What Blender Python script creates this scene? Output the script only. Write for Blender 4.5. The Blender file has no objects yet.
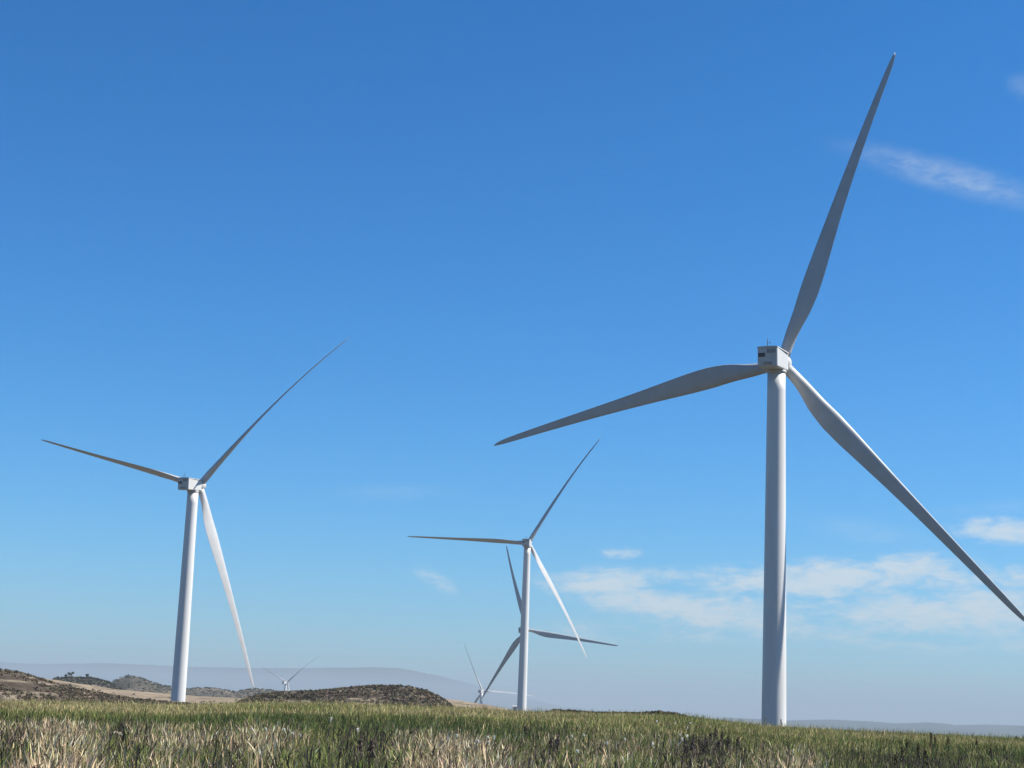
import bpy, bmesh, math
import numpy as np
from mathutils import Matrix, Vector

rad = math.radians
rng = np.random.default_rng(7)
S = bpy.context.scene
COL = S.collection

# ------------------------------------------------------------------ camera
F, ROLL, H0, EYE = 1707.7, rad(2.132), 712.0, 1.7
PITCH = math.atan2(math.cos(ROLL) * (H0 - 384), F)
cp, sp, cr, sr = math.cos(PITCH), math.sin(PITCH), math.cos(ROLL), math.sin(ROLL)
FW = np.array([0, cp, sp]); UP0 = np.array([0, -sp, cp]); RT0 = np.array([1.0, 0, 0])
RT = cr * RT0 + sr * UP0
UP = -sr * RT0 + cr * UP0


def ray(px, py):
    """unit direction seen at a picture position"""
    v = FW * F + RT * (px - 512) + UP * (384 - py)
    return v / np.linalg.norm(v)


def azel(px, py):
    v = ray(px, py)
    return math.atan2(v[0], v[1]), math.asin(v[2])


def at(px, py, d):
    """world point at horizontal distance d along that direction"""
    v = ray(px, py)
    k = d / math.hypot(v[0], v[1])
    return np.array([v[0] * k, v[1] * k, EYE + v[2] * k])


cam_d = bpy.data.cameras.new("camera")
cam_d.sensor_width = 36
cam_d.lens = F * 36 / 1024
cam_d.clip_start, cam_d.clip_end = 0.1, 90000
cam = bpy.data.objects.new("camera", cam_d)
COL.objects.link(cam)
M = Matrix(((RT[0], UP[0], -FW[0], 0), (RT[1], UP[1], -FW[1], 0), (RT[2], UP[2], -FW[2], EYE), (0, 0, 0, 1)))
cam.matrix_world = M
S.camera = cam

# ------------------------------------------------------------------ light
SUN_AZ, SUN_EL = rad(88.3), rad(50)
sd = Vector((math.sin(SUN_AZ) * math.cos(SUN_EL), math.cos(SUN_AZ) * math.cos(SUN_EL), math.sin(SUN_EL)))
sl = bpy.data.lights.new("sun", 'SUN')
sl.energy, sl.angle, sl.color = 5.0, rad(0.5), (1.0, 0.965, 0.9)
so = bpy.data.objects.new("sun", sl)
so.rotation_euler = sd.to_track_quat('Z', 'Y').to_euler()
COL.objects.link(so)

W = bpy.data.worlds.new("World")
S.world = W
W.use_nodes = True
nt = W.node_tree
nt.nodes.clear()


class NB:
    """little node builder"""
    def __init__(s, tree): s.t = tree

    def n(s, kind, **kw):
        o = s.t.nodes.new(kind)
        for k, v in kw.items(): setattr(o, k, v)
        return o

    def link(s, a, b): s.t.links.new(a, b)

    def math(s, op, a, b=None, clamp=False):
        o = s.n('ShaderNodeMath', operation=op, use_clamp=clamp)
        for i, v in enumerate((a, b)):
            if v is None: continue
            if isinstance(v, (int, float)): o.inputs[i].default_value = v
            else: s.link(v, o.inputs[i])
        return o.outputs[0]

    def mix(s, fac, a, b, blend='MIX'):
        o = s.n('ShaderNodeMix', data_type='RGBA', blend_type=blend)
        for sock, v in ((o.inputs[0], fac), (o.inputs[6], a), (o.inputs[7], b)):
            if isinstance(v, (int, float)): sock.default_value = v
            elif isinstance(v, tuple): sock.default_value = (*v, 1) if len(v) == 3 else v
            else: s.link(v, sock)
        return o.outputs[2]

    def noise(s, vec, scale, detail=4, rough=0.55, dist=0.0):
        o = s.n('ShaderNodeTexNoise')
        o.inputs['Scale'].default_value = scale
        o.inputs['Detail'].default_value = detail
        o.inputs['Roughness'].default_value = rough
        o.inputs['Distortion'].default_value = dist
        if vec is not None: s.link(vec, o.inputs['Vector'])
        return o.outputs[0]

    def ramp(s, v, a, b, lo=0.0, hi=1.0, kind='SMOOTHSTEP'):
        o = s.n('ShaderNodeMapRange', interpolation_type=kind)
        s.link(v, o.inputs[0])
        for i, x in zip((1, 2, 3, 4), (a, b, lo, hi)): o.inputs[i].default_value = x
        return o.outputs[0]


nb = NB(nt)
sky = nb.n('ShaderNodeTexSky', sky_type='NISHITA')
sky.sun_disc = False
sky.sun_elevation, sky.sun_rotation = SUN_EL, SUN_AZ
sky.altitude, sky.air_density, sky.dust_density, sky.ozone_density = 600, 1.0, 0.6, 2.2
# clear dry air: deepen the Nishita colours channel by channel
sc_ = nb.n('ShaderNodeSeparateColor')
nb.link(sky.outputs[0], sc_.inputs[0])
hs = nb.n('ShaderNodeCombineColor')
for i, (ga, am) in enumerate(((2.08, 1.22), (1.31, 1.31), (1.21, 1.76))):
    v = nb.math('POWER', nb.math('MULTIPLY', sc_.outputs[i], 0.1), ga)
    nb.link(nb.math('MINIMUM', nb.math('MULTIPLY', v, am * 10), 30.0), hs.inputs[i])
tc = nb.n('ShaderNodeTexCoord')
sx = nb.n('ShaderNodeSeparateXYZ')
nb.link(tc.outputs['Generated'], sx.inputs[0])
azd = nb.math('MULTIPLY', nb.math('ARCTAN2', sx.outputs[0], sx.outputs[1]), 180 / math.pi)
eld = nb.math('MULTIPLY', nb.math('ARCSINE', sx.outputs[2]), 180 / math.pi)
cx = nb.n('ShaderNodeCombineXYZ')
nb.link(azd, cx.inputs[0]); nb.link(eld, cx.inputs[1])
# clouds: (px, py) seen centre, half sizes in hundredths of a degree, tilt, strength
K = math.degrees(1 / F)
SOFT = 6
CLOUDS = [
    (955, 178, 110, 15, -17, 0.62), (1030, 88, 22, 12, -20, 0.4), (905, 160, 40, 10, -8, 0.35), (868, 532, 60, 12, -8, 0.25), (395, 492, 70, 8, 4, 0.16), (1000, 508, 70, 8, 5, 0.18),
    (840, 578, 165, 19, 3, 0.95), (735, 572, 42, 10, 0, 0.5), (905, 568, 75, 18, 5, 0.55),
    (1010, 532, 62, 15, -4, 0.7), (1020, 575, 70, 16, 0, 0.7),
    (960, 612, 180, 25, 4, 0.85), (830, 630, 190, 16, 2, 0.55), (960, 645, 160, 12, 0, 0.3),
    (600, 583, 66, 17, 0, 0.95), (650, 602, 100, 18, -6, 0.8), (730, 614, 120, 24, 0, 0.75), (640, 632, 150, 14, 0, 0.38),
    (621, 553, 24, 7, 2, 0.55), (680, 573, 60, 10, 0, 0.4), 
    (440, 582, 34, 9, -24, 0.40), (485, 590, 30, 8, -4, 0.25),
]
acc = soft = None
for q, (px, py, rx, ry, rot, w) in enumerate(CLOUDS):
    a, e = azel(px, py)
    m = nb.n('ShaderNodeMapping', vector_type='TEXTURE')
    m.inputs['Location'].default_value = (math.degrees(a), math.degrees(e), 0)
    m.inputs['Rotation'].default_value = (0, 0, rad(rot))
    m.inputs['Scale'].default_value = (rx * K * 1.4, ry * K * 1.5, 1)
    nb.link(cx.outputs[0], m.inputs[0])
    ln = nb.n('ShaderNodeVectorMath', operation='LENGTH')
    nb.link(m.outputs[0], ln.inputs[0])
    v = nb.ramp(ln.outputs['Value'], 0.0, 1.0, w, 0.0)
    if q < SOFT: soft = v if soft is None else nb.math('MAXIMUM', soft, v)
    else: acc = v if acc is None else nb.math('MAXIMUM', acc, v)
st = nb.n('ShaderNodeMapping')
st.inputs['Scale'].default_value = (0.55, 1.5, 1)
st.inputs['Rotation'].default_value = (0, 0, rad(-4))
nb.link(cx.outputs[0], st.inputs[0])
n1 = nb.noise(st.outputs[0], 0.9, 8, 0.62, 0.5)
n2 = nb.noise(st.outputs[0], 3.0, 6, 0.6, 0.6)
nn = nb.math('ADD', nb.math('MULTIPLY', n1, 0.64), nb.math('MULTIPLY', n2, 0.36))
cl = nb.math('ADD', acc, nb.math('MULTIPLY', nb.math('SUBTRACT', nn, 0.5), nb.math('MULTIPLY', nb.ramp(acc, 0.0, 0.3), 2.8)))
cl = nb.math('MULTIPLY', nb.ramp(cl, 0.0, 1.0), 0.88)
wisp = nb.math('MULTIPLY', soft, nb.math('ADD', nb.math('MULTIPLY', nb.math('SUBTRACT', nn, 0.5), 3.6), 0.62, True))
cl = nb.math('MAXIMUM', cl, nb.math('MULTIPLY', wisp, 0.62))
skyc = nb.mix(cl, hs.outputs[0], (7.3, 8.3, 8.9))
bg = nb.n('ShaderNodeBackground')
bg.inputs['Strength'].default_value = 0.05
nb.link(skyc, bg.inputs[0])
wo = nb.n('ShaderNodeOutputWorld')
nb.link(bg.outputs[0], wo.inputs[0])

S.view_settings.view_transform = 'Standard'
S.view_settings.look = 'None'
S.view_settings.exposure = 0.95
S.view_settings.gamma = 1.0
S.cycles.use_denoising = True
S.cycles.max_bounces = 6
S.cycles.volume_bounces = 1
S.cycles.sample_clamp_indirect = 4


# ------------------------------------------------------------------ materials
def mat(name):
    m = bpy.data.materials.new(name)
    m.use_nodes = True
    t = m.node_tree
    b = NB(t)
    p = t.nodes['Principled BSDF']
    return m, b, p


def paint(name, col, rough=0.45, var=0.05, scale=0.6, streak=True):
    m, b, p = mat(name)
    g = b.n('ShaderNodeNewGeometry')
    mp = b.n('ShaderNodeMapping')
    mp.inputs['Scale'].default_value = (1, 1, 0.12 if streak else 1)
    b.link(g.outputs['Position'], mp.inputs[0])
    v = b.noise(mp.outputs[0], scale, 6, 0.6)
    lo = tuple(c * (1 - 2 * var) * k for c, k in zip(col, (1, .985, .95)))
    b.link(b.mix(b.ramp(v, 0.3, 0.7), lo, col), p.inputs['Base Color'])
    b.link(b.ramp(v, 0.2, 0.8, rough + 0.1, rough - 0.05), p.inputs['Roughness'])
    return m


M_TOWER = paint("tower_paint", (0.585, 0.58, 0.565), 0.42, 0.04, 0.5)
M_BLADE = paint("blade_gelcoat", (0.41, 0.41, 0.405), 0.5, 0.05, 0.35, False)
M_NAC = paint("nacelle_shell", (0.47, 0.465, 0.445), 0.5, 0.06, 0.9)
M_DARK = paint("dark_grille", (0.03, 0.03, 0.035), 0.6, 0.1, 3)
M_STEEL = paint("galvanised_steel", (0.35, 0.36, 0.37), 0.45, 0.1, 2)
M_GREY = paint("grey_panel", (0.24, 0.245, 0.25), 0.55, 0.1, 2)
M_RUST = paint("weathered_panel", (0.36, 0.30, 0.25), 0.7, 0.12, 2)
M_CONC = paint("concrete", (0.42, 0.40, 0.37), 0.85, 0.12, 1.5)


def veg_material(name, translucent=0.3, rough=0.6):
    m, b, p = mat(name)
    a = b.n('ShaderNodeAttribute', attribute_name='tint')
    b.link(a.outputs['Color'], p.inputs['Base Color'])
    p.inputs['Roughness'].default_value = rough
    p.inputs['Specular IOR Level'].default_value = 0.12
    tr = b.n('ShaderNodeBsdfTranslucent')
    b.link(a.outputs['Color'], tr.inputs[0])
    mx = b.n('ShaderNodeMixShader')
    mx.inputs[0].default_value = translucent
    b.link(p.outputs[0], mx.inputs[1]); b.link(tr.outputs[0], mx.inputs[2])
    b.link(mx.outputs[0], m.node_tree.nodes['Material Output'].inputs[0])
    return m


M_GRASS = veg_material("grass_blades", 0.22)
M_SCRUB = veg_material("scrub_leaves", 0.15, 0.75)
M_PETAL = veg_material("petals", 0.5, 0.6)


def obj_from(name, V, Fc, material, parent=None, smooth=False, tint=None):
    """one mesh object from numpy vertices and an (n,4) or list face table"""
    me = bpy.data.meshes.new(name)
    if isinstance(Fc, np.ndarray):
        n, k = Fc.shape
        me.vertices.add(len(V)); me.loops.add(n * k); me.polygons.add(n)
        me.vertices.foreach_set('co', np.asarray(V, np.float32).ravel())
        me.loops.foreach_set('vertex_index', Fc.astype(np.int32).ravel())
        me.polygons.foreach_set('loop_start', np.arange(0, n * k, k, dtype=np.int32))
        me.update(calc_edges=True)
    else:
        me.from_pydata([tuple(v) for v in V], [], Fc)
        me.update()
    if smooth: me.polygons.foreach_set('use_smooth', np.ones(len(me.polygons), bool))
    if tint is not None:
        at_ = me.attributes.new('tint', 'FLOAT_COLOR', 'POINT')
        at_.data.foreach_set('color', np.concatenate([tint, np.ones((len(tint), 1))], 1).astype(np.float32).ravel())
    me.materials.append(material)
    o = bpy.data.objects.new(name, me)
    COL.objects.link(o)
    if parent is not None: o.parent = parent
    return o


def tag(o, label=None, cat=None, group=None, kind=None):
    if label: o['label'] = label
    if cat: o['category'] = cat
    if group: o['group'] = group
    if kind: o['kind'] = kind
    return o


def empty(name, loc):
    o = bpy.data.objects.new(name, None)
    o.location = loc
    COL.objects.link(o)
    return o


# ------------------------------------------------------------------ terrain
_lat = rng.random((256, 256))


def vnoise(x, y):
    xi = np.floor(x).astype(int); yi = np.floor(y).astype(int)
    fx = x - xi; fy = y - yi
    fx = fx * fx * (3 - 2 * fx); fy = fy * fy * (3 - 2 * fy)
    g = lambda a, b: _lat[a & 255, b & 255]
    return ((g(xi, yi) * (1 - fx) + g(xi + 1, yi) * fx) * (1 - fy) + (g(xi, yi + 1) * (1 - fx) + g(xi + 1, yi + 1) * fx) * fy)


def fbm(x, y, o=4):
    s = 0; a = 0.5; t = 0
    for k in range(o):
        s = s + a * vnoise(x + 17.3 * k, y - 9.1 * k); t += a
        a *= 0.5; x = x * 2.03; y = y * 2.03
    return s / t


def sm(x, a, b):
    t = np.clip((x - a) / (b - a), 0, 1)
    return t * t * (3 - 2 * t)


def profile(pts, D, low=-60, drop=0.0):
    """(azimuth, height) line of a crest seen through these picture positions at distance D"""
    A = []; Z = []
    for px, py in pts:
        p = at(px, py, D)
        A.append(math.atan2(p[0], p[1])); Z.append(p[2] - drop)
    return np.array(A), np.array(Z)


RIDGE_R = 168.0
GR = 0.42
rim_pts = [(-400, 694), (-150, 697), (0, 701), (90, 702), (180, 704.8), (260, 702), (350, 703.5), (430, 706.5), (480, 708),
           (522, 711), (560, 712), (600, 713), (640, 713.5), (685, 715.5), (730, 721), (770, 725.5), (850, 730), (900, 732), (1024, 738), (1200, 745), (1500, 756)]
RIM = profile(rim_pts, RIDGE_R, drop=GR)
HILLS = [  # name, distance, front/back width, crest line
    ("hill", 420, 105, [(-420, 690), (-300, 668), (-140, 655), (0, 668.5), (10, 669.5), (25, 674), (45, 680.5), (70, 687.5), (100, 694), (130, 699.5), (160, 702.5), (190, 705.5), (225, 707), (250, 710), (270, 716), (300, 740)]),
    ("stubble_slope", 760, 200, [(-100, 690), (-20, 674), (27, 676), (50, 679.5), (75, 683), (100, 687), (130, 690.5), (160, 693), (180, 695), (200, 696.5), (240, 698.3), (270, 699), (310, 701), (340, 712), (380, 735)]),
    ("treed_hill", 1150, 160, [(20, 720), (40, 690), (55, 679), (70, 678), (90, 678.5), (105, 681.5), (118, 687), (135, 700), (150, 730)]),
    ("conical_hill", 1500, 190, [(75, 730), (95, 694), (104, 687), (112, 682.5), (120, 678.5), (130, 676.2), (140, 678), (150, 682), (160, 685.5), (170, 687), (178, 692), (200, 720)]),
    ("low_hill", 1750, 200, [(160, 720), (180, 690), (195, 688), (215, 688.5), (228, 691), (236, 692.5), (245, 690.3), (255, 689.5), (270, 690.5), (290, 693), (305, 697), (330, 725)]),
    ("scrub_mound", 500, 70, [(210, 730), (240, 702), (255, 697), (275, 694), (300, 692.3), (330, 690.8), (350, 688.5), (370, 687), (390, 686.6), (408, 687.8), (425, 691.5), (440, 698), (452, 706), (475, 735)]),
    ("stubble_rise", 640, 120, [(385, 730), (405, 700), (425, 696.5), (441, 698), (460, 700.2), (484, 703.8), (500, 707), (520, 712), (560, 735)]),
    ("mountain", 26000, 4200, [(-400, 680), (-250, 668), (-50, 664), (0, 663), (40, 664.5), (100, 663.5), (160, 665.5), (230, 667.5), (260, 668.5), (300, 668.5), (330, 668), (350, 668), (372, 667.3), (395, 668.4), (415, 671), (440, 675.3), (475, 684.5), (520, 697), (570, 708), (640, 716), (740, 723)]),
    ("far_ridge", 11000, 2000, [(620, 719), (690, 717.6), (740, 717.2), (785, 719.8), (830, 719.5), (868, 721), (895, 722.8), (912, 722.2), (928, 721.6), (945, 723.2), (955, 724.8), (985, 724.2), (1024, 725.5), (1100, 727), (1300, 733), (1500, 745)]),
]
HP = [profile(h[3], h[1]) for h in HILLS]
PLAIN_R = np.array([0, 330, 560, 800, 1270, 2200, 2800, 6000, 30000.0])
PLAIN_Z = np.array([-16, -16.4, -17.4, -14, -25.5, -60, -52, -70, -90.0])

# turbines: hub centre, yaw of the rotor axis, rotor phase, prebend, blade pitch
R_BL, TILT, OVERHANG, HUB_H = 66.0, rad(3.28), 4.0, 86.0
TURB = [
    ("right", (51.28, 318.71, 68.87), 23.5, 18.39, 9.5, 6, "white three bladed turbine, nearest and largest, with its blade backs in shade"),
    ("left", (-97.42, 536.36, 68.33), 17.62, 44.17, 8.0, 58, "white turbine beside the bare scrub hill, long blade hanging down to the right"),
    ("mid", (11.36, 869.97, 86.53), 7.7, 32.0, 10.9, 56, "white turbine standing before another one, its left blade level"),
    ("back", (16.8, 1216.0, 59.0), 23.28, -21.05, 15.0, 5, "grey looking turbine whose tower hides behind the front tower, only its blades showing"),
    ("six", (-22.72, 2202.95, 26.51), 20.06, -26.06, 5.8, 55, "small far white turbine low over the stubble rise, beside a grey drooping blade"),
    ("four", (-327.0, 2657.5, 33.5), 29.56, 50.25, 14.0, 58, "tiny far white turbine peeping over the dark scrub mound, two blades in a V"),
]
TB = []
for nm, h, yaw, ph, a, pit, lab in TURB:
    y = rad(yaw)
    TB.append((h[0] - OVERHANG * math.sin(y), h[1] - OVERHANG * math.cos(y), h[2] - HUB_H))


def terrain(x, y, which=False):
    x = np.asarray(x, float); y = np.asarray(y, float)
    r = np.hypot(x, y) + 1e-6
    az = np.arctan2(x, y)
    rim = np.interp(az, RIM[0], RIM[1])
    z = rim * sm(r, 35, RIDGE_R - 4) + 0.10 * (fbm(x / 9, y / 9) - .5) * sm(r, 10, 40)
    base = np.interp(r, PLAIN_R, PLAIN_Z)
    base = base + 17 * np.exp(-((r - 900) / 130) ** 2 - ((az - 0.005) / 0.09) ** 2)
    base = base + 3 * (fbm(x / 160, y / 160) - .5) * sm(r, 200, 400)
    f = sm(r, RIDGE_R + 4, 328)
    z = z * (1 - f) + base * f
    # turbine pads
    for bx, by, bz in TB:
        d = np.hypot(x - bx, y - by)
        w = np.exp(-(d / 22) ** 2)
        z = z * (1 - w) + bz * w
    idx = np.full(x.shape, -1)
    for k, (nm, D, Wd, _) in enumerate(HILLS):
        A, Z = HP[k]
        foot = -40.0 if D < 5000 else -90.0
        crest = np.interp(az, A, Z, left=foot - 30, right=foot - 30)
        rr = r + (fbm(x / (Wd * .6), y / (Wd * .6)) - .5) * Wd * 0.5
        g = np.exp(-((rr - D) / Wd) ** 2)
        rough = 0.004 * min(D, 1500) ** 0.85
        hz = foot + (crest - foot) * g + rough * (fbm(x / (D * .02), y / (D * .02), 5) - .5) * (g > .3)
        if nm == "mountain" or nm == "far_ridge":
            hz = hz + (fbm(x / 900, y / 1400, 5) - .5) * (110 * (1 - g) + 22)
        m = hz > z
        z = np.where(m, hz, z); idx = np.where(m, k, idx)
    return (z, idx) if which else z


az_f = np.arange(-26, 26.001, 0.075)
az_c = np.concatenate([np.arange(-180, -26, 4.0), az_f, np.arange(30, 180, 4.0)])
AZ = np.radians(az_c)
RR = [2.0]
while RR[-1] < 32000:
    q = RR[-1]
    RR.append(q * (1.03 if q < 130 else 1.012 if q < 200 else 1.018 if q < 2500 else 1.03))
RR = np.array(RR)
GA, GRR = np.meshgrid(AZ, RR, indexing='ij')
GX, GY = GRR * np.sin(GA), GRR * np.cos(GA)
GZ, GI = terrain(GX, GY, True)
na, nr = GX.shape
P = np.stack([GX, GY, GZ], -1).reshape(-1, 3)
ii = (np.arange(na)[:, None] * nr + np.arange(nr - 1)[None, :])
jj = np.roll(ii, -1, axis=0)
quads = np.stack([ii, jj, jj + 1, ii + 1], -1).reshape(-1, 4)
qi = np.stack([GI.reshape(-1)[quads[:, k]] for k in range(4)], 1)
qk = qi.max(1)


def ground_material(name, kind):
    m, b, p = mat(name)
    g = b.n('ShaderNodeNewGeometry')
    pos = g.outputs['Position']
    big = b.noise(pos, 0.02, 5, 0.6)
    mid_ = b.noise(pos, 0.35, 6, 0.65)
    fine = b.noise(pos, 4.0, 5, 0.7)
    if kind == 'field':
        c = b.mix(b.ramp(mid_, .35, .65), (0.05, 0.045, 0.02), (0.10, 0.08, 0.042))
        c = b.mix(b.ramp(fine, .4, .7), c, (0.035, 0.03, 0.02))
    elif kind == 'scrub':
        mp = b.n('ShaderNodeMapping'); mp.inputs['Scale'].default_value = (0.04, 0.04, 0.9)
        b.link(pos, mp.inputs[0])
        band = b.noise(mp.outputs[0], 1.0, 5, 0.6, 0.4)
        c = b.mix(b.ramp(band, .48, .60), (0.05, 0.036, 0.025), (0.20, 0.16, 0.115))
        c = b.mix(b.ramp(mid_, .5, .62), c, (0.075, 0.062, 0.045))
        c = b.mix(b.ramp(fine, .5, .8, 0, .6), c, (0.05, 0.04, 0.03))
    elif kind == 'stubble':
        mp = b.n('ShaderNodeMapping'); mp.inputs['Scale'].default_value = (0.02, 0.06, 0.5)
        b.link(pos, mp.inputs[0])
        band = b.noise(mp.outputs[0], 1.3, 5, 0.6, 0.3)
        c = b.mix(b.ramp(band, .35, .6), (0.235, 0.185, 0.125), (0.17, 0.13, 0.09))
        c = b.mix(b.ramp(b.noise(pos, 0.09, 5, .65), .56, .63), c, (0.10, 0.085, 0.055))
    elif kind == 'darkhill':
        c = b.mix(b.ramp(b.noise(pos, 0.02, 6, .7), .4, .62), (0.055, 0.05, 0.038), (0.13, 0.105, 0.078))
        c = b.mix(b.ramp(b.noise(pos, 0.12, 5, .7), .5, .6), c, (0.06, 0.056, 0.042))
    else:
        c = b.mix(b.ramp(b.noise(pos, 0.0016, 7, .65), .4, .65), (0.02, 0.032, 0.03), (0.06, 0.062, 0.05))
    b.link(c, p.inputs['Base Color'])
    p.inputs['Roughness'].default_value = 0.95
    p.inputs['Specular IOR Level'].default_value = 0.1
    bm_ = b.n('ShaderNodeBump')
    bm_.inputs['Strength'].default_value = 0.6
    bm_.inputs['Distance'].default_value = 0.3 if kind == 'field' else 1.0
    b.link(mid_, bm_.inputs['Height'])
    b.link(bm_.outputs[0], p.inputs['Normal'])
    return m


GM = {-1: ('ground', 'field'), 0: ('hill', 'scrub'), 1: ('slope', 'stubble'), 2: ('hill', 'darkhill'), 3: ('hill', 'darkhill'),
      4: ('hill', 'darkhill'), 5: ('hill', 'scrub'), 6: ('slope', 'stubble'), 7: ('mountains', 'far'), 8: ('mountains', 'far')}
mats = {k: ground_material("soil_" + k, k) for k in ('field', 'scrub', 'stubble', 'darkhill', 'far')}
for k, (nm, km) in GM.items():
    f = quads[qk == k]
    if not len(f): continue
    used, inv = np.unique(f, return_inverse=True)
    o = obj_from(nm, P[used], inv.reshape(f.shape), mats[km], smooth=True)
    tag(o, kind='structure')


# ------------------------------------------------------------------ vegetation
def ribbons(name, x, y, h, wid, lean, prof_t, prof_w, c0, c1, curve=0.15, material=None, face=None, headc=None, head_from=2.0):
    """many upright ribbons (stalks, blades) in one mesh: profile of widths along the height"""
    n = len(x); k = len(prof_t)
    z0 = terrain(x, y) - 0.03
    ang = rng.uniform(0, 2 * math.pi, n) if face is None else face
    wx, wy = np.cos(ang), np.sin(ang)
    la = rng.normal(0, lean, n); lb = rng.normal(0.04, lean, n)
    wild = np.where(rng.random(n) < .10, 2.4, 1.0)
    la, lb = np.clip(la * wild, -.7, .7), np.clip(lb * wild, -.7, .7)
    t = np.array(prof_t)[None, :]; w = np.array(prof_w)[None, :]
    cxx = x[:, None] + h[:, None] * (lb[:, None] * t + curve * lb[:, None] * 3 * t ** 2.2)
    cyy = y[:, None] + h[:, None] * (la[:, None] * t + curve * la[:, None] * 3 * t ** 2.2)
    czz = z0[:, None] + h[:, None] * t * (1 - 0.12 * t * (np.abs(la) + np.abs(lb))[:, None] * 3)
    hw = 0.5 * wid[:, None] * w
    A = np.stack([cxx - wx[:, None] * hw, cyy - wy[:, None] * hw, czz], -1)
    B = np.stack([cxx + wx[:, None] * hw, cyy + wy[:, None] * hw, czz], -1)
    V = np.stack([A, B], 2).reshape(-1, 3)
    base = (np.arange(n) * 2 * k)[:, None, None]
    s = (np.arange(k - 1) * 2)[None, :, None]
    Fq = (base + s + np.array([0, 1, 3, 2])[None, None, :]).reshape(-1, 4)
    tt = np.repeat(t, n, 0)[..., None]
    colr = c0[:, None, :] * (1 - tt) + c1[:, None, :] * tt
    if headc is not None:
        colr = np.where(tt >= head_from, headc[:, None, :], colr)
    tint = np.repeat(colr[:, :, None, :], 2, 2).reshape(-1, 3)
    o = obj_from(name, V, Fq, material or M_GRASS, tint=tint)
    tag(o, kind='stuff')
    return o


def fan(n, r0, r1, half=21.0):
    r = np.sqrt(rng.uniform(r0 * r0, r1 * r1, n))
    a = np.radians(rng.uniform(-half, half, n))
    return r * np.sin(a), r * np.cos(a), r, a


def pick(cols, n, jit=0.15):
    cols = np.array(cols)
    c = cols[rng.integers(0, len(cols), n)]
    return np.clip(c * rng.normal(1, jit, (n, 1)) * rng.normal(1, 0.05, (n, 3)), 0.005, 0.8)


TAN = [(0.31, 0.235, 0.135), (0.26, 0.19, 0.11), (0.36, 0.29, 0.185), (0.21, 0.15, 0.085), (0.29, 0.20, 0.125)]
GREEN = [(0.050, 0.070, 0.018), (0.070, 0.088, 0.024), (0.038, 0.056, 0.020), (0.090, 0.100, 0.030)]
OLIVE = [(0.105, 0.100, 0.032), (0.135, 0.115, 0.045), (0.082, 0.085, 0.028), (0.17, 0.135, 0.062)]
DARK = [(0.060, 0.045, 0.038), (0.085, 0.062, 0.050), (0.045, 0.040, 0.030)]


def azp(px):
    return azel(px, 730)[0]


def bump(a, px, half):
    return np.exp(-((a - azp(px)) / (half / F)) ** 2)


# where the dry belt shows: tan patches seen along the front
def dryness(x, y, a):
    p = 0.05 + 0.66 * bump(a, 62, 40) + 0.16 * bump(a, 180, 30) + 0.24 * bump(a, 265, 26) + 0.60 * bump(a, 465, 42) + 0.12 * bump(a, 600, 40) + 0.18 * bump(a, 795, 30)
    p -= 0.35 * bump(a, 350, 25) + 0.4 * bump(a, 930, 80) + 0.2 * bump(a, 115, 12)
    return np.clip(p * np.clip(4.0 * fbm(x / 2.6, y / 5.0) - 1.0, .06, 2), 0, 1)


# 1 dry stalks with seed heads along the front
def tone(x, y, c, k=0.45, sc=1.6):
    """clump-wise light and dark growth"""
    return np.clip(c * (1 + k * (fbm(x / sc + 9, y / sc) - .5)[:, None] * 2.6), .004, .8)


x, y, r, a = fan(330000, 25, 80)
keep = rng.random(len(x)) < .72 * dryness(x, y, a) * (1 - sm(r + 16 * (fbm(x / 4, y / 4) - .5), 66, 78))
x, y, r, a = x[keep], y[keep], r[keep], a[keep]
n = len(x)
h = np.clip(rng.normal(0.55, 0.15, n), 0.2, 1.0) * (0.6 + 0.8 * fbm(x / 2.0, y / 2.0))
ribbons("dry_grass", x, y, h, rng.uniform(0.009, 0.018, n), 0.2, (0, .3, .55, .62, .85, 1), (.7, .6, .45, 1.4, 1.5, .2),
        pick(TAN, n, .3) * 0.26, tone(x, y, pick(TAN, n, .3)) * .85, headc=np.clip(tone(x, y, pick(TAN, n, .35)) * 1.85, 0, .74), head_from=.6)  # root tint cut down: shade between the stalks is put into the colour
# 2 green understorey in the same belt
x, y, r, a = fan(330000, 25, 82)
keep = rng.random(len(x)) < np.clip(0.9 - 0.6 * dryness(x, y, a), 0, 1) * np.clip(1.7 * fbm(x / 1.8 + 31, y / 2.4) - .1, .15, 1)
x, y, r, a = x[keep], y[keep], r[keep], a[keep]
n = len(x)
mixc = np.where(rng.random((n, 1)) < .6, pick(GREEN, n, .35) * 1.15, pick(OLIVE, n, .35))
mixc = np.where(rng.random((n, 1)) < .10, pick(TAN, n, .3), mixc)
mixc = tone(x, y, mixc, .7) * np.array([.96, 1.06, .85])
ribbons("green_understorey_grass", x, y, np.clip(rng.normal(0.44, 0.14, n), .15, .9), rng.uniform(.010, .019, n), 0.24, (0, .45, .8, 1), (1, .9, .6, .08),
        mixc * .5, mixc * 2.2)
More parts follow.
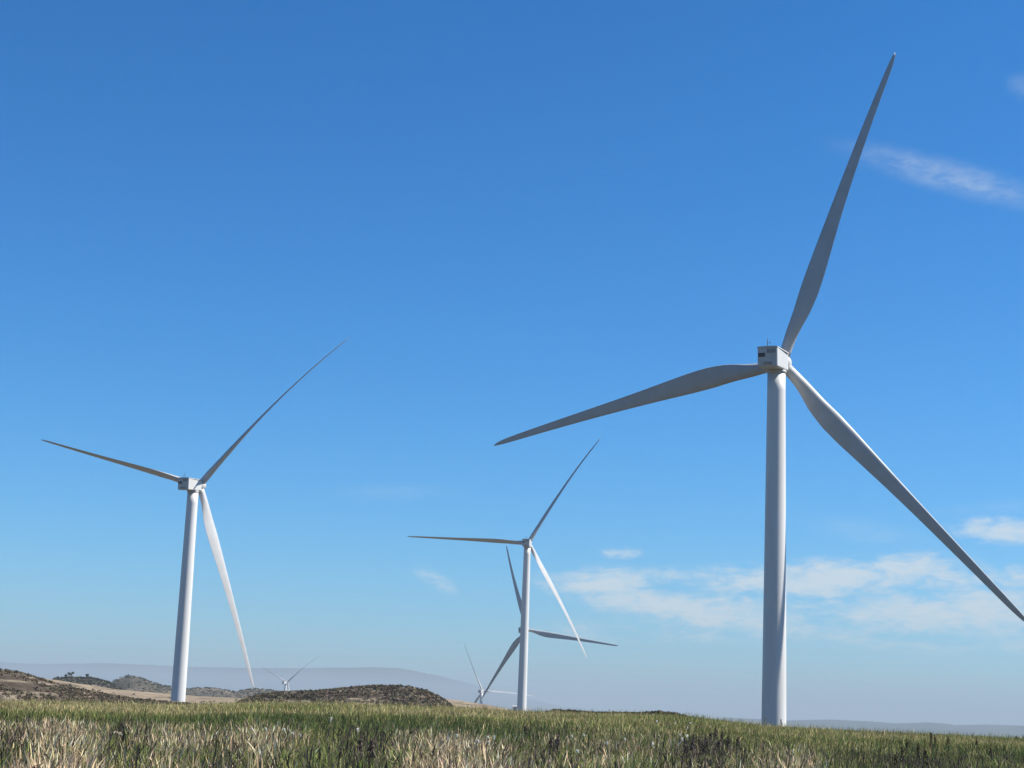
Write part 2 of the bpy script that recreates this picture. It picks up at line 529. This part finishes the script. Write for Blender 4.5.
# 3 tall green stand behind it
x, y, r, a = fan(230000, 56, 106)
dens = sm(r + 26 * (fbm(x / 6, y / 9) - .5), 60, 80) * np.clip(0.10 + 0.85 * bump(a, 310, 230) + .35 * bump(a, 470, 90) + .25 * bump(a, 1000, 120), 0, 1) * np.clip(2.4 * fbm(x / 4, y / 9) - .5, .05, 1) * (1 - .85 * sm(r + 22 * (fbm(x / 7, y / 7) - .5), 80, 100))
keep = rng.random(len(x)) < dens
x, y, r, a = x[keep], y[keep], r[keep], a[keep]
n = len(x)
g3 = tone(x, y, pick(GREEN, n, .3) * np.array([.85, 1.0, .95]), .4, 2.5)
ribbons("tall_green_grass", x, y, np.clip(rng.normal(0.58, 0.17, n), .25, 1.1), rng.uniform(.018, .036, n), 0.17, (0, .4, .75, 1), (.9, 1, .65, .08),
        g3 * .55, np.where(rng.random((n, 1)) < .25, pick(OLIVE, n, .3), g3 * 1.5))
# 4 olive field grass up to the rim
x, y, r, a = fan(440000, 64, 192)
keep = rng.random(len(x)) < (.6 + .4 * sm(r, 66, 110)) * (.4 + .95 * fbm(x / 7, y / 7))
x, y, r, a = x[keep], y[keep], r[keep], a[keep]
n = len(x)
u = fbm(x / 16 + 50, y / 6)
m4 = np.where((u + rng.normal(0, .13, n) > .54)[:, None], pick(TAN, n, .3) * .9, np.where(rng.random((n, 1)) < .35, pick(GREEN, n, .3) * 1.4, pick(OLIVE, n, .3)))
m4 = tone(x, y, m4, .45, 4.0) * np.array([1.0, 1.08, .85])
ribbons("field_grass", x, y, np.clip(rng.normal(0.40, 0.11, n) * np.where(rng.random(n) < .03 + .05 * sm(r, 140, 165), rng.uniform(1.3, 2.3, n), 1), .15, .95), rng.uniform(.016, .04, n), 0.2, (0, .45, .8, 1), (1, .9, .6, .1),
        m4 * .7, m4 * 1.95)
# 5 dark dry weeds in the front belt
x, y, r, a = fan(34000, 26, 76)
dn = 0.26 + 1.1 * bump(a, 705, 28) + .35 * bump(a, 365, 30) + .3 * bump(a, 545, 22) + .28 * bump(a, 920, 70) + .35 * bump(a, 118, 16) + .25 * bump(a, 225, 14) + .3 * bump(a, 15, 22)
keep = rng.random(len(x)) < dn * (.4 + 1.0 * fbm(x / 2, y / 2))
x, y, r, a = x[keep], y[keep], r[keep], a[keep]
n = len(x)
ribbons("dark_weed_stalks", x, y, np.clip(rng.normal(0.6, 0.18, n), .25, 1.0), rng.uniform(.018, .036, n), 0.14, (0, .3, .5, .7, .9, 1), (.5, .6, 1.1, .7, 1.0, .3),
        pick(DARK, n), pick(DARK, n, .3) * 1.3)


# scrub: low bushes on the hills, as leaf clumps
def scrub(name, x, y, size, leaves, cols, zoff=0.0):
    n = len(x)
    z = terrain(x, y)
    d = rng.normal(0, 1, (n, leaves, 3)); d /= np.linalg.norm(d, axis=2, keepdims=True)
    rr = rng.uniform(.35, 1.0, (n, leaves, 1)) ** .6
    c = d * rr; c[..., 2] = np.abs(c[..., 2]) * .8
    c = c * size[:, None, None]
    c += np.stack([x, y, z + zoff], -1)[:, None, :]
    u = rng.normal(0, 1, (n, leaves, 3)); u /= np.linalg.norm(u, axis=2, keepdims=True)
    v = np.cross(u, rng.normal(0, 1, (n, leaves, 3))); v /= np.linalg.norm(v, axis=2, keepdims=True)
    s = (size[:, None, None] * rng.uniform(.18, .38, (n, leaves, 1)))
    V = np.stack([c - u * s - v * s * .6, c + u * s - v * s * .4, c + u * s * .7 + v * s * .6, c - u * s * .8 + v * s * .7], 2).reshape(-1, 3)
    Fq = np.arange(len(V)).reshape(-1, 4)
    base = pick(cols, n, .25)
    tint = np.repeat(np.clip(base[:, None, :] * rng.normal(1, .22, (n, leaves, 1)), .005, .7).reshape(-1, 3), 4, 0)
    o = obj_from(name, V, Fq, M_SCRUB, tint=tint)
    return tag(o, kind='stuff')


SC = [(0.088, 0.068, 0.042), (0.13, 0.10, 0.063), (0.105, 0.092, 0.052), (0.18, 0.14, 0.095)]


def on_hill(k, n, r0, r1, px0, px1):
    r = rng.uniform(r0, r1, n)
    a = rng.uniform(azp(px0), azp(px1), n)
    x, y = r * np.sin(a), r * np.cos(a)
    z, i = terrain(x, y, True)
    m = i == k if k is not None else np.ones(n, bool)
    return x[m], y[m], r[m], a[m], z[m]


x, y, r, a, z = on_hill(0, 21000, 300, 470, -120, 255)
th = fbm(x / 7, y / 7)
m = rng.random(len(x)) < np.clip((th - .35) * 4, 0, 1) * np.clip(.5 + .6 * sm(a, azp(5), azp(60)), 0, 1)
scrub("hill_scrub", x[m], y[m], rng.uniform(.28, .75, m.sum()), 20, SC)
x, y, r, a, z = on_hill(5, 11000, 430, 560, 235, 460)
m = rng.random(len(x)) < np.clip((fbm(x / 6, y / 6) - .22) * 3.2, 0, 1)
scrub("mound_scrub", x[m], y[m], rng.uniform(.35, .85, m.sum()), 22, SC)
# dark low bushes just beyond the rim
x, y, r, a, z = on_hill(None, 900, RIDGE_R + 2, RIDGE_R + 12, 545, 690)
top = np.interp(a, [azp(p) for p in (545, 555, 570, 590, 610, 640, 655, 675, 690)], [.15, .42, .36, .25, .3, .3, .5, .45, .12])
scrub("rim_scrub", x, y, top * rng.uniform(.7, 1.15, len(x)), 20, [(0.045, 0.034, 0.026), (0.07, 0.05, 0.04)], zoff=0.32)
x, y, r, a, z = on_hill(1, 260, 560, 740, 60, 300)
scrub("slope_scrub", x, y, rng.uniform(.5, 1.3, len(x)), 20, SC)
xs = []
for k, (r0, r1, p0, p1, n) in {2: (1050, 1200, 45, 118, 900), 3: (1320, 1520, 95, 185, 700), 4: (1600, 1780, 180, 300, 800)}.items():
    x, y, r, a, z = on_hill(k, n, r0, r1, p0, p1)
    xs.append((x, y))
x = np.concatenate([q[0] for q in xs]); y = np.concatenate([q[1] for q in xs])
scrub("distant_scrub", x, y, rng.uniform(.6, 1.5, len(x)), 16, [(0.042, 0.045, 0.028), (0.06, 0.055, 0.036)])


# ------------------------------------------------------------------ turbines
def lathe(name, prof, seg, material, parent, axis='Z', smooth=True, matrix=None):
    V = []; Fc = []
    for rr, zz in prof:
        for k in range(seg):
            t = 2 * math.pi * k / seg
            V.append((rr * math.cos(t), rr * math.sin(t), zz) if axis == 'Z' else (rr * math.cos(t), zz, -rr * math.sin(t)))
    for i in range(len(prof) - 1):
        for k in range(seg):
            Fc.append((i * seg + k, i * seg + (k + 1) % seg, (i + 1) * seg + (k + 1) % seg, (i + 1) * seg + k))
    Fc.append(tuple(range(seg))[::-1]); Fc.append(tuple((len(prof) - 1) * seg + k for k in range(seg)))
    o = obj_from(name, V, Fc, material, parent)
    me = o.data
    for p in me.polygons: p.use_smooth = len(p.vertices) == 4
    if matrix is not None: o.matrix_local = matrix
    return o


def bevel_box(name, pts8, bev, material, parent, matrix=None, seg=3):
    bm = bmesh.new()
    vs = [bm.verts.new(p) for p in pts8]
    for f in ((0, 3, 2, 1), (4, 5, 6, 7), (0, 1, 5, 4), (1, 2, 6, 5), (2, 3, 7, 6), (3, 0, 4, 7)):
        bm.faces.new([vs[i] for i in f])
    bmesh.ops.recalc_face_normals(bm, faces=bm.faces)
    if bev > 0:
        bmesh.ops.bevel(bm, geom=list(bm.edges), offset=bev, segments=seg, profile=0.5, affect='EDGES')
    me = bpy.data.meshes.new(name)
    bm.to_mesh(me); bm.free()
    me.materials.append(material)
    o = bpy.data.objects.new(name, me)
    COL.objects.link(o); o.parent = parent
    if matrix is not None: o.matrix_local = matrix
    return o


def box8(x0, x1, y0, y1, z0, z1, f=0.0, g=0.0):
    """box corners; f lifts the front lower edge, g narrows the front"""
    return [(x0, y0, z0), (x1, y0, z0), (x1 - g, y1, z0 + f), (x0 + g, y1, z0 + f), (x0, y0, z1), (x1, y0, z1), (x1 - g, y1, z1 - f * .3), (x0 + g, y1, z1 - f * .3)]


BR = np.array([.020, .04, .07, .11, .16, .22, .28, .36, .45, .55, .65, .75, .84, .90, .94, .97, .99, 1.0])
BC = np.array([2.1, 2.1, 2.25, 2.8, 3.6, 4.15, 4.0, 3.45, 2.85, 2.35, 1.98, 1.66, 1.38, 1.22, 1.06, .84, .52, .12])
BT = np.array([1.0, 1.0, .92, .66, .44, .34, .29, .25, .22, .20, .19, .19, .20, .21, .22, .24, .26, .4])
BTW = np.array([13, 13, 13, 13, 12, 10.5, 9, 6.5, 4.5, 3, 1.8, .8, 0, -.5, -.8, -1, -1, -1.0])


FLAP, SAG = 3.6, 3.2


def edge_bend(pitch, p):
    return math.sin(rad(pitch)) * (FLAP + SAG * math.sin(p))


def blade_mesh(pitch, bend, p):
    pc, ps = 7.0 * math.cos(rad(pitch)), edge_bend(pitch, p)
    rs = np.concatenate([np.linspace(.02, .3, 16), np.linspace(.33, .9, 18), np.linspace(.92, 1.0, 9)])
    ns = 24
    V = []
    for u in rs:
        c = np.interp(u, BR, BC); t = np.interp(u, BR, BT); tw = rad(np.interp(u, BR, BTW) + pitch)
        circ = 1 - sm(u, .05, .17)
        pa = .5 * circ + .30 * (1 - circ)
        le = np.array([-math.cos(tw), math.sin(tw)]); nv = np.array([math.sin(tw), math.cos(tw)])
        yb = (bend - pc) * u + pc * u ** 2.2
        xb = ps * u ** 2.2
        zz = R_BL * u * (1 - .5 * (bend / R_BL) ** 2 * u)
        for k in range(ns):
            th = 2 * math.pi * k / ns
            s = (1 - math.cos(th)) / 2
            sgn = 1 if th <= math.pi else -1
            ya = 5 * t * (.2969 * math.sqrt(s) - .126 * s - .3516 * s * s + .2843 * s ** 3 - .1036 * s ** 4) * sgn
            ya += .02 * (1 - circ) * math.sin(math.pi * s) * (1 if t < .5 else .5)
            yc = .5 * math.sin(th) * t
            yy = yc * circ + ya * (1 - circ)
            q = le * (pa - s) * c + nv * yy * c
            V.append((q[0] + xb, q[1] + yb, zz))
    Fc = []
    for i in range(len(rs) - 1):
        for k in range(ns):
            Fc.append((i * ns + k, (i + 1) * ns + k, (i + 1) * ns + (k + 1) % ns, i * ns + (k + 1) % ns))
    Fc.append(tuple(range(ns))); Fc.append(tuple((len(rs) - 1) * ns + k for k in range(ns))[::-1])
    return V, Fc


GROUP = "wind turbines standing across the fields"
TV = Matrix.Translation
for nm, hub, yaw, ph, bend, pit, lab in TURB:
    y = rad(yaw)
    ax_h = Vector((math.sin(y), math.cos(y), 0))
    foot = Vector(hub) - ax_h * OVERHANG
    foot.z = hub[2] - HUB_H
    T = empty("wind_turbine", foot)
    tag(T, lab, "wind turbine", GROUP)
    top = HUB_H - OVERHANG * math.tan(TILT) - 2.55
    prof = [(2.55, -1.5), (2.36, 0.4)]
    for i in range(1, 25):
        u = i / 24
        prof.append((2.36 - (2.36 - 1.68) * u ** 1.1, 0.4 + (top - .4) * u))
    tw = lathe("tower", prof, 64, M_TOWER, T)
    # head frame: origin on the tower axis at shaft height, +y to the rotor
    HM = TV((0, 0, HUB_H - OVERHANG * math.tan(TILT))) @ Matrix.Rotation(-y, 4, 'Z') @ Matrix.Rotation(TILT, 4, 'X')
    YM = TV((0, 0, top)) @ Matrix.Rotation(-y, 4, 'Z')
    lathe("yaw_bearing", [(1.72, -.05), (1.86, .1), (1.86, .45), (1.6, .6)], 40, M_NAC, T, matrix=YM)
    nac = bevel_box("nacelle", box8(-1.92, 1.92, -6.7, 2.5, -2.2, 1.55, f=.35, g=.25), .28, M_NAC, T, HM, 4)
    for p in nac.data.polygons: p.use_smooth = False
    # roof cover, slightly crowned and overhanging the rear
    rc = []
    rf = []
    for i, yy in enumerate((-6.82, -6.2, -2, 1.9)):
        for k in range(9):
            xx = -1.95 + 3.90 * k / 8
            rc.append((xx, yy, 1.58 + .12 * math.cos(math.pi * (k / 8 - .5))))
    for i in range(3):
        for k in range(8):
            rf.append((i * 9 + k, i * 9 + k + 1, (i + 1) * 9 + k + 1, (i + 1) * 9 + k))
    nb_ = len(rc)
    rc += [(a_, b_, 1.40) for a_, b_, c_ in rc]
    rf += [tuple(reversed([q + nb_ for q in f])) for f in list(rf)]
    for i in range(3):
        rf.append((i * 9, (i + 1) * 9, (i + 1) * 9 + nb_, i * 9 + nb_))
        rf.append((i * 9 + 8, i * 9 + 8 + nb_, (i + 1) * 9 + 8 + nb_, (i + 1) * 9 + 8))
    for k in range(8):
        rf.append((k, k + nb_, k + 1 + nb_, k + 1))
        rf.append((27 + k, 28 + k, 28 + k + nb_, 27 + k + nb_))
    roof = obj_from("roof_cover", rc, rf, M_NAC, nac)
    vent = bevel_box("vent", box8(-1.72, -.45, -6.8, -6.68, -.30, .40), 0, M_DARK, nac)
    hatch = bevel_box("hatch", box8(-.1, 1.6, -6.78, -6.69, .40, 1.15), .03, M_GREY, nac, None, 1)
    crane = bevel_box("hatch", box8(-.9, .9, -6.77, -6.69, -1.85, -1.25), .03, M_RUST, nac, None, 1)
    mast = lathe("mast", [(.06, 1.5), (.06, 2.7), (.03, 3.3)], 8, M_DARK, nac, matrix=TV((-.1, -6.2, 0)))
    lathe("anemometer", [(.02, 2.2), (.12, 2.25), (.12, 2.4), (.02, 2.45)], 8, M_DARK, mast, matrix=TV((.45, 0, 0)))
    # hub with rounded nose
    hp = [(1.4, 2.3), (1.45, 2.6), (1.6, 2.7), (1.72, 3.0), (1.78, 4.0), (1.74, 4.8), (1.55, 5.5), (1.15, 6.1), (.65, 6.45), (.2, 6.55)]
    hubo = lathe("hub", hp, 40, M_NAC, T, axis='Y', matrix=HM)
    for k in range(3):
        p_ = rad(ph) + k * 2 * math.pi / 3
        V, Fc = blade_mesh(pit, bend, p_)
        b = obj_from("blade", V, Fc, M_BLADE, T)
        for p in b.data.polygons: p.use_smooth = len(p.vertices) == 4
        q_ = p_ - math.asin(edge_bend(pit, p_) / R_BL)
        b.matrix_local = HM @ TV((0, OVERHANG / math.cos(TILT), 0)) @ Matrix.Rotation(q_, 4, 'Y')

# transformer kiosk at the foot of the middle turbine
kx, ky, kz = TB[2]
kd = at(515.2, 708, 885)
kiosk = empty("transformer_kiosk", (kd[0], kd[1], float(terrain(kd[0], kd[1])) - .1))
tag(kiosk, "small white transformer kiosk with a grey roof at the middle turbine's foot", "kiosk")
hk = max(2.6, kd[2] + .7 - kiosk.location.z)
bevel_box("wall", box8(-1.3, 1.3, -1.1, 1.1, 0, hk), .04, M_TOWER, kiosk, None, 1)
bevel_box("roof", [(-1.5, -1.3, hk + .003), (1.5, -1.3, hk + .003), (1.5, 1.3, hk + .003), (-1.5, 1.3, hk + .003), (-1.5, -.2, hk + .7), (1.5, -.2, hk + .7), (1.5, .2, hk + .7), (-1.5, .2, hk + .7)], 0, M_STEEL, kiosk)
bevel_box("door", box8(-.5, .5, -1.16, -1.098, .1, hk - .4), 0, M_STEEL, kiosk)


# ------------------------------------------------------------------ small plants one can tell apart
def solve_spot(px, py, want, r0=30, r1=120):
    """distance where a plant of height `want` reaches this direction"""
    best = None
    for r in np.linspace(r0, r1, 200):
        p = at(px, py, r)
        hh = p[2] - float(terrain(p[0], p[1]))
        if best is None or abs(hh - want) < best[0]: best = (abs(hh - want), p, hh)
    return best[1], max(best[2], .3)


def tube(pts, r0, r1, seg=5):
    V = []; Fc = []
    for i, p in enumerate(pts):
        rr = r0 + (r1 - r0) * i / (len(pts) - 1)
        for k in range(seg):
            t = 2 * math.pi * k / seg
            V.append((p[0] + rr * math.cos(t), p[1] + rr * math.sin(t), p[2]))
    for i in range(len(pts) - 1):
        for k in range(seg):
            Fc.append((i * seg + k, i * seg + (k + 1) % seg, (i + 1) * seg + (k + 1) % seg, (i + 1) * seg + k))
    Fc.append(tuple((len(pts) - 1) * seg + k for k in range(seg)))
    return V, Fc


def leafy(n, size, ctr, spread, cols, elong=1.0):
    """cloud of small leaf quads"""
    c = rng.normal(0, 1, (n, 3)); c /= np.linalg.norm(c, axis=1, keepdims=True)
    c = c * rng.uniform(.3, 1, (n, 1)) * np.array(spread) + np.array(ctr)
    u = rng.normal(0, 1, (n, 3)); u[:, 2] *= elong; u /= np.linalg.norm(u, axis=1, keepdims=True)
    v = np.cross(u, rng.normal(0, 1, (n, 3))); v /= np.linalg.norm(v, axis=1, keepdims=True)
    s = size * rng.uniform(.6, 1.3, (n, 1))
    V = np.stack([c - u * s, c - v * s * .5, c + u * s, c + v * s * .5], 1).reshape(-1, 3)
    return V, np.arange(4 * n).reshape(-1, 4), np.repeat(pick(cols, n, .2), 4, 0)


WHITE = [(.80, .78, .68), (.76, .74, .64), (.80, .80, .72)]
STEM = [(.12, .13, .05), (.16, .15, .07)]


def flower(px, py, wd, ht, label, group):
    p, hh = solve_spot(px, py, .78, 45, 115)
    z0 = p[2] - hh
    T = empty("white_flower", (p[0], p[1], z0))
    tag(T, label, "flower", group)
    dx, dy = rng.normal(0, .05, 2)
    V, Fc = tube([(dx, dy, -.03), (dx * .5, dy * .5, hh * .5), (0, 0, hh)], .008, .006)
    obj_from("stem", V, Fc, M_GRASS, T, tint=np.repeat(pick(STEM, 1), len(V), 0))
    V, Fq, tn = leafy(34, .034, (0, 0, hh), (wd * .75, wd * .75, ht * .8), WHITE)
    obj_from("flower_head", V, Fq, M_PETAL, T, tint=tn)


G1 = "white flower heads among the field grass"
flower(331, 719, .08, .17, "largest white flower head, standing alone in the tall green grass", G1)
flower(357.5, 730, .065, .10, "white flower head at the lower edge of the green stand, right of the largest one", G1)
for px, py in [(457, 735.5), (478, 741.5), (488, 737.5), (488.5, 743), (494, 737.5)]:
    flower(px, py, .04, .07, "small white flower head in the cluster before the pinkish dry grass patch", G1)
for px, py in [(572, 736), (607, 743), (584, 735), (577.5, 751), (625, 739)]:
    flower(px, py, .04, .06, "small white flower head in the front grass between the middle turbine and dark weeds", G1)
for px, py in [(657, 721.5), (675, 723.5), (690, 723), (687.5, 728), (680, 735), (682, 739), (687.5, 736), (653, 744)]:
    flower(px, py, .045, .075, "small white flower head just left of the dark weed clump", G1)
for px, py in [(252, 729), (266, 729.5), (284, 730), (293, 733), (300, 735)]:
    flower(px, py, .04, .06, "small white flower head along the top of the dry grass, left of the largest one", G1)

DW = [(0.075, 0.056, 0.046), (0.10, 0.078, 0.064), (0.055, 0.044, 0.036), (0.16, 0.125, 0.10)]


def weed(px, py, want, label, group, fat=1.0, cols=DW, r0=36, r1=95):
    p, hh = solve_spot(px, py, want * .85, r0, r1)
    T = empty("dried_weed", (p[0], p[1], p[2] - hh))
    tag(T, label, "weed", group)
    dx, dy = rng.normal(0, .06, 2)
    V, Fc = tube([(dx, dy, -.03), (dx * .6, dy * .6, hh * .4), (dx * .2, dy * .2, hh * .75), (0, 0, hh)], .014, .006)
    obj_from("stem", V, Fc, M_GRASS, T, tint=np.repeat(pick(cols, 1), len(V), 0))
    V, Fq, tn = leafy(int(90 * fat), .040, (0, 0, hh * .74), (.075 * fat, .075 * fat, hh * .28), cols, 2.0)
    obj_from("seed_head", V, Fq, M_SCRUB, T, tint=tn)
    V, Fq, tn = leafy(int(60 * fat), .052, (0, 0, hh * .35), (.15 * fat, .15 * fat, hh * .3), cols, 1.5)
    obj_from("leaves", V, Fq, M_SCRUB, T, tint=tn)


weed(716, 727, 1.25, "tallest dark dried weed in the clump left of the nearest turbine", "dark dried weeds in the clump", 1.5)
for px, py in [(711, 731), (722, 731), (706, 735), (699, 735), (693, 739), (728, 737), (738, 737), (686, 742), (703, 741), (719, 739)]:
    weed(px, py, 1.05, "dark dried weed in the clump left of the nearest turbine", "dark dried weeds in the clump", 1.3)
for px, py in [(907, 739.5), (902, 745), (896, 751), (918, 743), (925, 747.5), (931, 731.5), (935, 735), (948, 736.5), (976.5, 738), (990.5, 744)]:
    weed(px, py, 1.15, "tall dark dock stalk in the green grass towards the right edge", "dark dock stalks right of the nearest turbine", 1.0, [(.07, .068, .03), (.095, .075, .038), (.055, .05, .028)])
for px, py in [(526, 725), (558, 735), (551, 737), (361, 736), (372, 739)]:
    weed(px, py, 1.05, "dark dried weed standing in the front grass left of the flower row", "dark dried weeds in the front grass", 1.1)

weed(765.3, 716.5, 1.3, "pale seed stalk standing against the shaded side of the nearest tower's foot", None, 1.2, [(.30, .26, .16), (.36, .31, .20)], 148, 164)
weed(781, 718.5, 1.2, "brown seed stalk standing against the sunlit side of the nearest tower's foot", None, 1.0, [(.11, .085, .05), (.14, .11, .06)], 148, 164)

# pale straw leaning out of the dry belt
p, hh = solve_spot(99, 738, .9, 34, 60)
T = empty("leaning_straw", (p[0] - .1, p[1], p[2] - hh))
tag(T, "pale straw leaning far to the right out of the dry grass at left", "straw")
V, Fc = tube([(-.1, 0, -.03), (0, 0, hh * .55), (.12, 0, hh * .88), (.42, 0, hh * 1.1)], .012, .009)
obj_from("stem", V, Fc, M_GRASS, T, tint=np.repeat(np.array([(.5, .43, .31)]), len(V), 0))
V, Fq, tn = leafy(40, .03, (.46, 0, hh * 1.12), (.1, .03, .04), [(.52, .45, .33)])
obj_from("seed_head", V, Fq, M_GRASS, T, tint=tn)


# trees on the dark hill and a round shrub at the right end of the rim
def tree(px, py, D, wd, ht, label, group, name="tree", cat="tree", trunk=.3):
    g = at(px, py, D)
    z0 = float(terrain(g[0], g[1])) - .3
    hh = max(g[2] - z0, ht)
    T = empty(name, (g[0], g[1], z0))
    tag(T, label, cat, group)
    V, Fc = tube([(0, 0, -.2), (.1, 0, hh * .35), (0, .1, hh * .8)], trunk, trunk * .3, 7)
    obj_from("trunk", V, Fc, M_SCRUB, T, tint=np.repeat(np.array([(.07, .055, .04)]), len(V), 0))
    Vs, Ts = [], []
    for q in range(9):
        c = rng.normal(0, .45, 3) * np.array([wd, wd, hh * .22]); c[2] += hh * .68
        V, Fq, tn = leafy(70, hh * .055, c, (wd * .5, wd * .5, hh * .16), [(.035, .042, .022), (.05, .055, .03)])
        Vs.append(V); Ts.append(tn)
    V = np.concatenate(Vs); V[:, 2] = np.maximum(V[:, 2], .15 * hh)
    obj_from("crown", V, np.arange(len(V)).reshape(-1, 4), M_SCRUB, T, tint=np.concatenate(Ts))


GT = "dark trees on the far hill"
tree(71, 675.6, 1130, 1.9, 4.5, "widest dark tree on the crest of the far hill behind the stubble slope", GT)
tree(87, 676.4, 1130, 1.2, 4.0, "dark round tree standing apart on the far hill crest", GT)
tree(66, 677.2, 1128, 1.0, 3.5, "small dark tree beside the widest one on the far hill crest", GT)
tree(1017, 735.5, RIDGE_R - 3, .28, .5, "small dark round shrub at the right end of the field's skyline", None, "shrub", "shrub", .03)

# ------------------------------------------------------------------ air
hz = bevel_box("haze", [(x_, y_, z_) for z_ in (-170, 330) for x_, y_ in ((-34000, -34000), (34000, -34000), (34000, 34000), (-34000, 34000))], 0, M_CONC, None)
tag(hz, kind='stuff')
hm = bpy.data.materials.new("air")
hm.use_nodes = True
t = hm.node_tree
t.nodes.clear()
pv = t.nodes.new('ShaderNodeVolumePrincipled')
pv.inputs['Color'].default_value = (0.42, 0.50, 0.57, 1)
pv.inputs['Density'].default_value = 1.0e-4
pv.inputs['Anisotropy'].default_value = 0.0
om = t.nodes.new('ShaderNodeOutputMaterial')
t.links.new(pv.outputs[0], om.inputs['Volume'])
hz.data.materials.clear()
hz.data.materials.append(hm)
